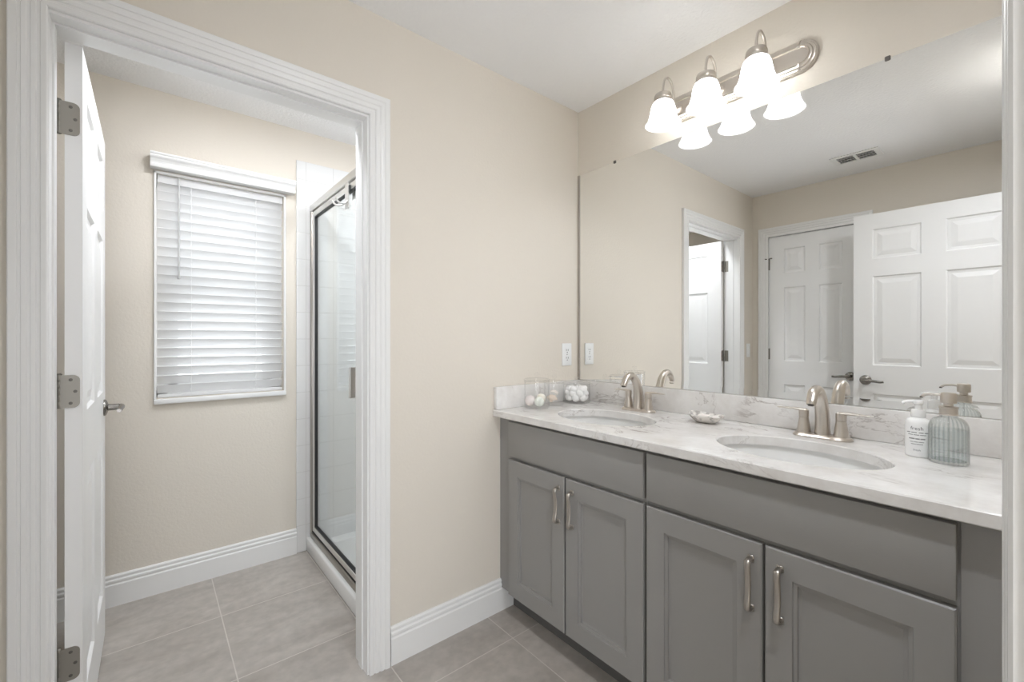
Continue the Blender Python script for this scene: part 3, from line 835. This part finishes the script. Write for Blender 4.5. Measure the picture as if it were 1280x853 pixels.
def faucet(fx, fy, label):
    t = thing('faucet', (fx, fy, ZC), label, 'faucet', 'two-handle faucets')
    def stad(hw, hd, z, n=14):
        P_ = []
        for k in range(n): a = -PI/2 + PI*k/(n-1); P_.append((fx+hw-hd+hd*math.cos(a), fy+hd*math.sin(a), z))
        for k in range(n): a = PI/2 + PI*k/(n-1); P_.append((fx-hw+hd+hd*math.cos(a), fy+hd*math.sin(a), z))
        return P_
    MB().rings([stad(0.082, 0.0315, ZC+0.0002), stad(0.082, 0.0315, ZC+0.004), stad(0.079, 0.0255, ZC+0.009), stad(0.072, 0.019, ZC+0.012)]).build('base_plate', 'nickel', t, smooth=True)
    y = fy+0.006
    path = bez([(fx, y, ZC+0.008), (fx, y, ZC+0.05), (fx, y-0.007, ZC+0.095), (fx, y-0.026, ZC+0.135), (fx, y-0.056, ZC+0.158), (fx, y-0.088, ZC+0.152), (fx, y-0.107, ZC+0.128), (fx, y-0.112, ZC+0.116)], 7)
    n = len(path)
    rads = []
    for i in range(n):
        s_ = i/(n-1)
        rads.append((lerp(0.0215, 0.0130, s_), lerp(0.0300, 0.0105, min(1, s_*1.25)**0.8)))
    sp_ = MB().tube(path, rads, 20, up=(0, 1, 0.001))
    so = sp_.build('spout', 'nickel', t, smooth=True)
    MB().lathe([(0.0085, 0), (0.0085, 0.004)], (fx, y-0.1125, ZC+0.1125), 16).build('aerator', 'screw', so)
    for s_ in (-1, 1):
        hx = fx + s_*0.051
        hp = MB().lathe([(0.0215, 0.009), (0.0205, 0.014), (0.0165, 0.040), (0.0140, 0.058), (0.0138, 0.0600)], (hx, fy, ZC), 24).build('handle_post', 'nickel', t, smooth=True)
        lv = MB().lathe([(0.0130, 0.0602), (0.0142, 0.0615), (0.0146, 0.078), (0.0140, 0.0845), (0.010, 0.087)], (hx, fy, ZC), 24)
        pth = bez([(hx-s_*0.008, fy, ZC+0.0825), (hx+s_*0.02, fy, ZC+0.0855), (hx+s_*0.05, fy, ZC+0.0855), (hx+s_*0.079, fy, ZC+0.0850)], 5)
        lv.tube(pth, [(lerp(0.0130, 0.0040, (i/15)**1.3), lerp(0.0062, 0.0018, i/15)) for i in range(16)], 14)
        lv.build('lever', 'nickel', hp, smooth=True)
faucet(0.434, -0.092, 'brushed nickel two-handle faucet nearest the glass jars')
faucet(1.122, -0.088, 'brushed nickel two-handle faucet nearest the soap bottles')

# ------------------------------------------------------------------ mirror
mr = thing('wall_mirror', (0.79, -0.004, 1.018), 'large frameless mirror above the backsplash', 'mirror')
mm = MB().box(0.015, -0.0045, 1.0425, VX1, -0.0005, 2.1008)
mm.build('mirror_sheet', 'mirror', mr)
MB().add([(0.015, -0.0052, 1.018), (VX1, -0.0052, 1.018), (VX1, -0.0045, 1.0425), (0.015, -0.0045, 1.0425), (0.015, -0.0005, 1.018), (VX1, -0.0005, 1.018), (VX1, -0.0005, 1.0425), (0.015, -0.0005, 1.0425)],
         [(0,1,2,3),(4,7,6,5),(0,4,5,1),(3,2,6,7),(0,3,7,4),(1,5,6,2)]).build('bottom_channel', 'mirror', mr)
MB().box(0.0015, -0.008, 1.018, 0.0145, -0.0005, 2.099).build('side_gap_strip', 'mirror_gap_shade', mr)  # brown strip paints the shadow gap and reflection at the mirror's edge
for cx_, top in ((0.241, 1), (1.271, 1)):
    MB().rbox(cx_-0.007, -0.0085, 2.094, cx_+0.007, -0.0005, 2.108, 0.002, 1).build('clip', 'screw', mr)
for cx_ in (1.335,):
    mb = MB()
    pts = [(cx_+0.019*math.cos(PI*k/12), 1.0185+0.014*math.sin(PI*k/12)) for k in range(13)]
    mb.prism(pts, lambda p, q, t: (p, t, q), -0.0090, -0.0054)
    mb.build('clip', 'clip', mr, label='clear plastic clip')

# ------------------------------------------------------------------ vanity light
LXC, LZC = 0.762, 2.2205
vl = thing('vanity_light', (LXC, -0.001, LZC), 'brushed nickel three-lamp bar light above the mirror', 'wall light')
def stadium(hw, hh, y, n=20):
    P_ = []
    for k in range(n): a = -PI/2 + PI*k/(n-1); P_.append((LXC+hw-hh+hh*math.cos(a), y, LZC+hh*math.sin(a)))
    for k in range(n): a = PI/2 + PI*k/(n-1); P_.append((LXC-hw+hh+hh*math.cos(a), y, LZC+hh*math.sin(a)))
    return P_
prof = [(0, -0.0005), (0, -0.006), (0.003, -0.009), (0.006, -0.009), (0.008, -0.014), (0.012, -0.016), (0.015, -0.016), (0.017, -0.021), (0.021, -0.023), (0.024, -0.023), (0.026, -0.027), (0.030, -0.027), (0.032, -0.022), (0.034, -0.022)]
MB().rings([stadium(0.331-d, 0.0575-d, y) for d, y in prof]).build('back_plate', 'nickel', vl, smooth=True)
for sx in (-1, 1):
    xs = LXC+sx*(0.331-0.0575)
    for sz in (-1, 1):
        bd = MB()
        bd.prism([(0.0575, -0.001), (0.0575, -0.008), (0.050, -0.017), (0.042, -0.025), (0.034, -0.029), (0.029, -0.030), (0.024, -0.024), (0.024, -0.001)], lambda p, q, t: (t, q, LZC+sz*p), xs-0.0035, xs+0.0035)
        bd.build('band', 'nickel', vl)
LAMPS = [LXC-0.180, LXC, LXC+0.180]
LYL = -0.135; ZR = 2.115
for lx in LAMPS:
    arm = MB().tube(bez([(lx, -0.020, LZC-0.004), (lx, -0.044, LZC-0.004), (lx, -0.056, LZC+0.018), (lx, -0.058, LZC+0.058), (lx, -0.070, LZC+0.087), (lx, -0.096, LZC+0.100), (lx, -0.122, LZC+0.086), (lx, -0.134, LZC+0.052), (lx, -0.135, LZC+0.020)], 6), 0.0048, 12)
    arm.lathe([(0.017, -0.0215), (0.017, -0.026), (0.012, -0.031), (0.007, -0.033)], (lx, 0, LZC-0.004), 20, axis='y')
    am = arm.build('arm', 'nickel', vl, smooth=True)
    MB().lathe([(0.0345, 0.090), (0.0355, 0.096), (0.0335, 0.102), (0.0350, 0.106), (0.0345, 0.116), (0.0310, 0.124), (0.019, 0.1285), (0.006, 0.1295)], (lx, LYL, ZR), 28).build('socket_cup', 'nickel', am, smooth=True)
    o_ = [(0.0300, 0.100), (0.0320, 0.095), (0.0400, 0.087), (0.0455, 0.075), (0.0490, 0.058), (0.0520, 0.040), (0.0575, 0.022), (0.0640, 0.009), (0.0710, 0.0)]
    i_ = [(r_-0.0032, h_-(0.0 if k == 8 else 0.001)) for k, (r_, h_) in enumerate(o_)][::-1]
    sh = MB().lathe(o_ + i_, (lx, LYL, ZR), 40, cap0=False, cap1=False).build('lamp_shade', 'shade', vl, smooth=True, label='frosted white glass bell shade')
    MB().lathe([(0.006, -0.030), (0.016, -0.026), (0.0245, -0.015), (0.0270, 0.0), (0.0250, 0.014), (0.018, 0.026), (0.0135, 0.034), (0.0130, 0.044), (0.0130, 0.050)], (lx, LYL, ZR+0.042), 24).build('bulb', 'bulb', sh, smooth=True, label='lit bulb')

# ------------------------------------------------------------------ outlet, switch, vent
ol = thing('wall_outlet', (0, -0.093, 1.152), 'white duplex outlet on the beige wall next to the mirror', 'outlet')
MB().rbox(0.0003, -0.128, 1.094, 0.006, -0.058, 1.210, 0.0025, 2).build('face_plate', 'outlet', ol, smooth=True)
for zc in (1.172, 1.132):
    rc = MB().rbox(0.005, -0.110, zc-0.015, 0.0072, -0.076, zc+0.015, 0.001, 1).build('receptacle', 'outlet', ol)
    MB().box(0.0070, -0.101, zc-0.002, 0.0075, -0.098, zc+0.008).box(0.0070, -0.088, zc-0.002, 0.0075, -0.085, zc+0.008).lathe([(0.003, 0.0070), (0.003, 0.0075)], (0, -0.093, zc-0.009), 10, axis='x').build('slots', 'socket', rc)
MB().lathe([(0.003, 0.0055), (0.003, 0.0066)], (0, -0.093, 1.152), 12, axis='x').build('screw', 'hinge', ol)
sw = thing('light_switch', (0, -2.125, 1.135), 'white rocker light switch between the doorway casing and the closet corner, seen in the mirror', 'switch')
MB().rbox(0.0003, -2.165, 1.078, 0.006, -2.100, 1.192, 0.0025, 2).build('face_plate', 'outlet', sw, smooth=True)
MB().prism([(0.005, 1.102), (0.0075, 1.102), (0.0105, 1.168), (0.005, 1.168)], lambda p, q, t: (p, t, q), -2.149, -2.116).build('rocker', 'outlet', sw)
vt = thing('ceiling_vent', (0.795, -1.845, HC), 'white two-bank air vent in the ceiling, seen in the mirror', 'vent')
vx0, vx1, vy0, vy1 = 0.668, 0.925, -1.935, -1.757
fm = MB(); zf = HC-0.008
fm.rbox(vx0, vy0, zf, vx1, vy0+0.028, HC-0.0005, 0.002, 1); fm.rbox(vx0, vy1-0.028, zf, vx1, vy1, HC-0.0005, 0.002, 1)
fm.rbox(vx0, vy0+0.028, zf, vx0+0.030, vy1-0.028, HC-0.0005, 0.002, 1); fm.rbox(vx1-0.030, vy0+0.028, zf, vx1, vy1-0.028, HC-0.0005, 0.002, 1)
xm = (vx0+vx1)/2
fm.box(xm-0.008, vy0+0.028, zf, xm+0.008, vy1-0.028, HC-0.0005)
fm.build('frame', 'trim', vt)
MB().box(vx0+0.030, vy0+0.028, HC-0.0014, vx1-0.030, vy1-0.028, HC-0.0006).build('vent_shade_sheet', 'vent_dark', vt)  # dark sheet painted in for the shade inside the vent; ceiling is uncut
for (a, b_) in ((vx0+0.031, xm-0.009), (xm+0.009, vx1-0.031)):
    lv = MB()
    for yy in (-1.893, -1.858, -1.823, -1.797):
        lv.prism([(yy+0.005, HC-0.009), (yy, HC-0.0016), (yy-0.0012, HC-0.0016), (yy+0.0038, HC-0.0095)], lambda p, q, t: (t, p, q), a, b_)
    lv.build('louvers', 'trim', vt)

# hall dome, added out of view as fill light
def dome(x, y, r, label, mat):
    t = thing('ceiling_fill_light', (x, y, HC), label, 'ceiling light')
    MB().lathe([(r+0.012, -0.0005), (r+0.012, -0.018), (r+0.002, -0.024)], (x, y, HC), 40).build('rim', 'nickel', t, smooth=True)
    MB().lathe([(r, -0.0245), (r*0.94, -0.045), (r*0.72, -0.066), (r*0.40, -0.078), (r*0.1, -0.082)], (x, y, HC), 40).build('diffuser', mat, t, smooth=True)
dome(2.45, -1.60, 0.17, 'round dome fill light added in the unseen hall', 'hall_fill')

def downlight(x, y, r, label, mat):
    t = thing('recessed_light', (x, y, HC), label, 'ceiling light')
    MB().lathe([(r+0.2*r, -0.0005), (r+0.2*r, -0.004), (r+0.05*r, -0.009), (r, -0.006), (r, -0.0005)], (x, y, HC), 40).build('trim_ring', 'trim', t, smooth=True)
    MB().lathe([(r-0.0005, -0.0008), (r-0.0005, -0.004), (r*0.6, -0.0055)], (x, y, HC), 40).build('lens', mat, t, smooth=True)
downlight(1.517, -1.12, 0.035, 'small round recessed fill light added unseen just inside the entry doorway', 'down_fill')  # added fill, kept out of both the direct and the mirror view
downlight(-0.32, -1.42, 0.085, 'round recessed ceiling light of the shower room', 'wc_lamp')
downlight(-0.34, -0.36, 0.085, 'round recessed fill light added unseen inside the shower', 'shower_fill')  # added out of view to brighten the shower interior

# ------------------------------------------------------------------ jars and contents
def jar(jx, jy, r, h_, label, group='glass apothecary jars'):
    z0 = ZC+0.0003
    t = thing('glass_jar', (jx, jy, z0), label, 'jar', group)
    w_ = 0.0028
    prof = [(r*0.9, 0.0), (r*0.97, 0.001), (r, 0.005), (r, h_), (r-w_, h_), (r-w_, 0.009), (r*0.9, 0.006)]
    MB().lathe(prof, (jx, jy, z0), 44, cap0=True, cap1=True).build('body', 'jar', t, smooth=True)
    zl = h_+0.0004
    ld = MB().lathe([(r*0.5, zl-0.003), (r-0.0045, zl-0.003), (r-0.0045, zl), (r+0.0025, zl), (r+0.0025, zl+0.006), (r*0.9, zl+0.010), (0.008, zl+0.013)], (jx, jy, z0), 44).build('lid', 'jar', t, smooth=True)
    MB().lathe([(0.006, zl+0.0132), (0.005, zl+0.017), (0.010, zl+0.023), (0.012, zl+0.029), (0.009, zl+0.035), (0.003, zl+0.038)], (jx, jy, z0), 20).build('knob', 'jar', ld, smooth=True)
    return z0+0.0092
J1 = (0.090, -0.385); J2 = (0.076, -0.258); J3 = (0.092, -0.116)
zf1 = jar(*J1, 0.058, 0.125, 'clear lidded glass jar holding three bath bombs')
zf2 = jar(*J2, 0.048, 0.108, 'clear lidded glass jar of seashells between two other jars')
zf3 = jar(*J3, 0.067, 0.092, 'clear lidded glass jar of cotton balls in the mirror corner')
def bomb(x, y, z, r, mat, label):
    o = MB().ball((0, 0, 0), r, 24, 14, lambda d: 1+0.012*noise.noise(d*5+Vector((x*40, y*40, 0)))).build('bath_bomb', mat, None, smooth=True, label=label, cat='bath bomb', group='bath bombs in the jar')
    o.location = (x, y, z)
bomb(J1[0]-0.020, J1[1]-0.024, zf1+0.0245, 0.024, 'bomb_pink', 'pinkish white bath bomb in the jar, nearest the side splash')
bomb(J1[0]+0.029, J1[1]-0.012, zf1+0.0225, 0.022, 'bomb_green', 'pale green bath bomb on the floor of the jar')
bomb(J1[0]+0.006, J1[1]+0.021, zf1+0.0335, 0.022, 'bomb_cream', 'cream bath bomb resting on the other two')
def scallop(loc, rot, s_, mat, label):
    rs = []
    nA = 41
    for k in range(9):
        f = k/8
        ring = []
        for i in range(nA):
            a = lerp(-1.15, 1.15, i/(nA-1))
            rr = s_*f*(1+0.04*math.cos(a*22)*f)
            hgt = s_*0.42*math.sin(min(1, f*1.02)*PI*0.86)*math.cos(a*0.9) + 0.022*s_*math.cos(a*22)*f
            ring.append((rr*math.sin(a), rr*math.cos(a)-s_*0.5, hgt))
        rs.append(ring)
    mb = MB(); mb.rings(rs, False, False, False)
    lo = [[(p[0]*0.97, p[1], p[2]-0.0025) for p in r_] for r_ in rs]
    mb.rings(lo, False, False, False)
    mb.rings([rs[-1], lo[-1]], False, False, False)
    mb.rings([[r_[0] for r_ in rs], [r_[0] for r_ in lo]], False, False, False); mb.rings([[r_[-1] for r_ in rs], [r_[-1] for r_ in lo]], False, False, False)
    mb.box(-s_*0.2, -s_*0.56, -0.001, s_*0.2, -s_*0.44, 0.004)
    o = mb.build('seashell', mat, None, smooth=True, label=label, cat='seashell', group='seashells in the jar')
    o.location = loc; o.rotation_euler = rot
scallop((J2[0]+0.004, J2[1]-0.018, zf2+0.024), (1.15, 0.10, 0.35), 0.033, 'shell', 'ribbed beige scallop shell standing at the front of the jar')
scallop((J2[0]-0.006, J2[1]+0.012, zf2+0.022), (1.0, -0.3, -0.9), 0.029, 'shell_white', 'whitish scallop shell at the back of the jar')
scallop((J2[0]+0.002, J2[1]+0.000, zf2+0.048), (0.30, 0.2, 1.6), 0.033, 'shell_white', 'whitish scallop shell lying on top of the others')
cb0 = MB().ball((0, 0, 0), 0.0180, 20, 12, lambda d: 1+0.14*noise.noise(d*2.6)+0.05*noise.noise(d*7)).build('cotton_ball', 'cotton', None, smooth=True, label='white cotton ball in the jar in the mirror corner', cat='cotton ball', group='cotton balls in the jar')
spots = []
for lay, (zz, rings_) in enumerate(((0.0185, ((0.0415, 7), (0.012, 2))), (0.0400, ((0.0415, 7), (0.010, 2))), (0.0590, ((0.0370, 6),)))):
    for rr, cnt in rings_:
        for k in range(cnt):
            a = 0.45*lay + 2*PI*k/cnt + random.uniform(-0.1, 0.1)
            spots.append((J3[0]+rr*math.cos(a), J3[1]+rr*math.sin(a), zf3+zz+random.uniform(-0.001, 0.002)))
for i, p in enumerate(spots):
    o = cb0 if i == 0 else cb0.copy()
    if i: COL.objects.link(o)
    o.location = p
    o.rotation_euler = (random.uniform(0, 6), random.uniform(0, 6), random.uniform(0, 6))
    s_ = random.uniform(0.92, 1.03); o.scale = (s_, s_, s_)

# ------------------------------------------------------------------ soap dish (a broad pearly shell)
DX, DY = 0.757, -0.128
sd = thing('soap_dish', (DX, DY, ZC), 'small pearly shell-shaped soap dish between the two sinks', 'soap dish')
def dring(f, z, wob=0.0, lift=0.0):
    out_ = []
    for i in range(40):
        a = 2*PI*i/40
        rx, ry = 0.066, 0.048
        k = 1 + wob*math.cos(6*a+0.6) + 0.04*math.cos(a)
        out_.append((DX+f*rx*k*math.cos(a), DY+f*ry*k*math.sin(a), ZC+0.0004+z+lift*math.cos(2*a+0.5)))
    return out_
MB().rings([dring(0.40, 0.0), dring(0.55, 0.0015), dring(0.80, 0.012), dring(0.98, 0.024, 0.03, 0.002), dring(1.02, 0.031, 0.05, 0.004), dring(0.97, 0.033, 0.05, 0.004), dring(0.80, 0.022, 0.02, 0.002), dring(0.50, 0.009), dring(0.2, 0.006)]).build('dish', 'pearl', sd, smooth=True)
MB().ball((DX+0.046, DY-0.026, ZC+0.029), (0.020, 0.014, 0.0075), 16, 8, lambda d: 1+0.05*math.cos(6*math.atan2(d.y, d.x))).build('thumb_rest', 'pearl', sd, smooth=True)
so = MB().rbox(DX-0.026, DY-0.016, ZC+0.0125, DX+0.022, DY+0.016, ZC+0.0295, 0.007, 3).build('soap_bar', 'shell_white', None, smooth=True, label='small pale soap bar lying in the shell dish', cat='soap')

# ------------------------------------------------------------------ lotion bottle
BX, BY = 1.3595, -0.146
lb = thing('lotion_bottle', (BX, BY, ZC), 'white lotion pump bottle with grey print, beside the glass dispenser', 'bottle')
z0 = ZC+0.0003
MB().lathe([(0.0255, 0), (0.0272, 0.002), (0.0275, 0.006), (0.0275, 0.088), (0.0262, 0.095), (0.021, 0.102), (0.0150, 0.105), (0.0135, 0.106)], (BX, BY, z0), 44).build('body', 'plastic', lb, smooth=True)
cp = MB().lathe([(0.0145, 0.1062), (0.0155, 0.108), (0.0155, 0.124), (0.0145, 0.1265), (0.010, 0.127)], (BX, BY, z0), 30).build('cap', 'plastic', lb, smooth=True)
pm_ = MB().lathe([(0.0075, 0.127), (0.0075, 0.140), (0.0105, 0.142), (0.0115, 0.148), (0.0100, 0.1515), (0.004, 0.1525)], (BX, BY, z0), 24)
pm_.tube(bez([(BX+0.004, BY, z0+0.1475), (BX-0.012, BY-0.003, z0+0.1475), (BX-0.024, BY-0.006, z0+0.1460), (BX-0.031, BY-0.0075, z0+0.1415)], 5), [(0.0062, 0.0045)]*8 + [(0.0052, 0.0038)]*8, 12)
pm_.build('pump', 'plastic', lb, smooth=True)
# printed lines wrapped round the front
def wrap_text(lines, cx, cy, r, facing):
    mb = MB()
    for body, size, zc in lines:
        cu = bpy.data.curves.new('print', 'FONT'); cu.body = body; cu.size = size; cu.align_x = 'CENTER'; cu.resolution_u = 2
        ob = bpy.data.objects.new('print', cu); COL.objects.link(ob)
        dg = bpy.context.evaluated_depsgraph_get(); dg.update()
        me = bpy.data.meshes.new_from_object(ob.evaluated_get(dg))
        vs = []
        for v in me.vertices:
            a = facing + v.co.x/r
            vs.append((cx+(r+0.0002)*math.cos(a), cy+(r+0.0002)*math.sin(a), zc+v.co.y))
        mb.add(vs, [tuple(p.vertices) for p in me.polygons])
        bpy.data.objects.remove(ob); bpy.data.curves.remove(cu); bpy.data.meshes.remove(me)
    return mb
facing = math.atan2(-1.6, 0.05)
wt = wrap_text([('fresh', 0.0135, z0+0.0735), ('fresh', 0.0075, z0+0.0175)], BX, BY, 0.0275, facing)
def strip(zc, half, hgt, gaps):
    n = 24
    for i in range(n):
        if i in gaps: continue
        a0, a1 = facing + lerp(-half, half, i/n), facing + lerp(-half, half, (i+0.8)/n)
        R_ = 0.0277
        wt.add([(BX+R_*math.cos(a0), BY+R_*math.sin(a0), zc-hgt), (BX+R_*math.cos(a1), BY+R_*math.sin(a1), zc-hgt), (BX+R_*math.cos(a1), BY+R_*math.sin(a1), zc+hgt), (BX+R_*math.cos(a0), BY+R_*math.sin(a0), zc+hgt)], [(0,1,2,3)])
strip(z0+0.0665, 0.85, 0.0011, (5, 12, 13, 19)); strip(z0+0.0605, 0.70, 0.0009, (7, 15)); strip(z0+0.0500, 0.62, 0.0015, (9, 16))
strip(z0+0.0415, 0.52, 0.0008, (6, 14)); strip(z0+0.0355, 0.45, 0.0008, (10,))
wt.build('print', 'ink', lb)

# ------------------------------------------------------------------ glass soap dispenser
GX, GY = 1.4215, -0.181
gd = thing('soap_dispenser', (GX, GY, ZC), 'ribbed clear glass soap dispenser with nickel pump, next to the entry casing', 'soap dispenser')
rib = lambda a, h_: 1 + (0.022*math.cos(26*a) if 0.008 < h_ < 0.118 else 0)
gp = [(0.0340, 0.0), (0.0372, 0.0015), (0.0385, 0.005), (0.0375, 0.010), (0.0378, 0.02), (0.0378, 0.055), (0.0378, 0.088), (0.0368, 0.098), (0.0335, 0.107), (0.0275, 0.114), (0.0195, 0.1185), (0.0172, 0.1205), (0.0172, 0.1235)]
MB().lathe(gp + [(0.0142, 0.1235), (0.0142, 0.119), (0.0255, 0.1125), (0.0318, 0.1055), (0.0352, 0.097), (0.0362, 0.088), (0.0362, 0.012), (0.034, 0.0085)], (GX, GY, z0), 144, rfun=rib).build('bottle', 'green_glass', gd, smooth=True)
MB().lathe([(0.0325, 0.0090), (0.0345, 0.0125), (0.0345, 0.0870), (0.0342, 0.0874)], (GX, GY, z0), 72).build('liquid_soap', 'liquid', gd, smooth=True)
MB().lathe([(0.0192, 0.1237), (0.0198, 0.1245), (0.0198, 0.1255), (0.0175, 0.1265), (0.0172, 0.1400), (0.0185, 0.1415), (0.0185, 0.1450), (0.0160, 0.1465), (0.0120, 0.147)], (GX, GY, z0), 36).build('collar', 'nickel', gd, smooth=True)
pp = MB().lathe([(0.0095, 0.1472), (0.0095, 0.153), (0.0150, 0.1545), (0.0158, 0.158), (0.0158, 0.176), (0.0145, 0.180), (0.0100, 0.1815)], (GX, GY, z0), 32)
pp.tube(bez([(GX-0.012, GY, z0+0.1735), (GX-0.026, GY+0.000, z0+0.1745), (GX-0.042, GY+0.000, z0+0.1725), (GX-0.0505, GY, z0+0.1665)], 5), 0.0034, 12)
po = pp.build('pump', 'nickel', gd, smooth=True)
MB().lathe([(0.0036, 0), (0.0036, 0.004)], (GX-0.0512, GY, z0+0.1630), 10).build('nozzle_tip', 'screw', po)
MB().tube([(GX, GY, z0+0.014), (GX, GY, z0+0.122)], 0.0022, 8).build('dip_tube', 'clip', gd)
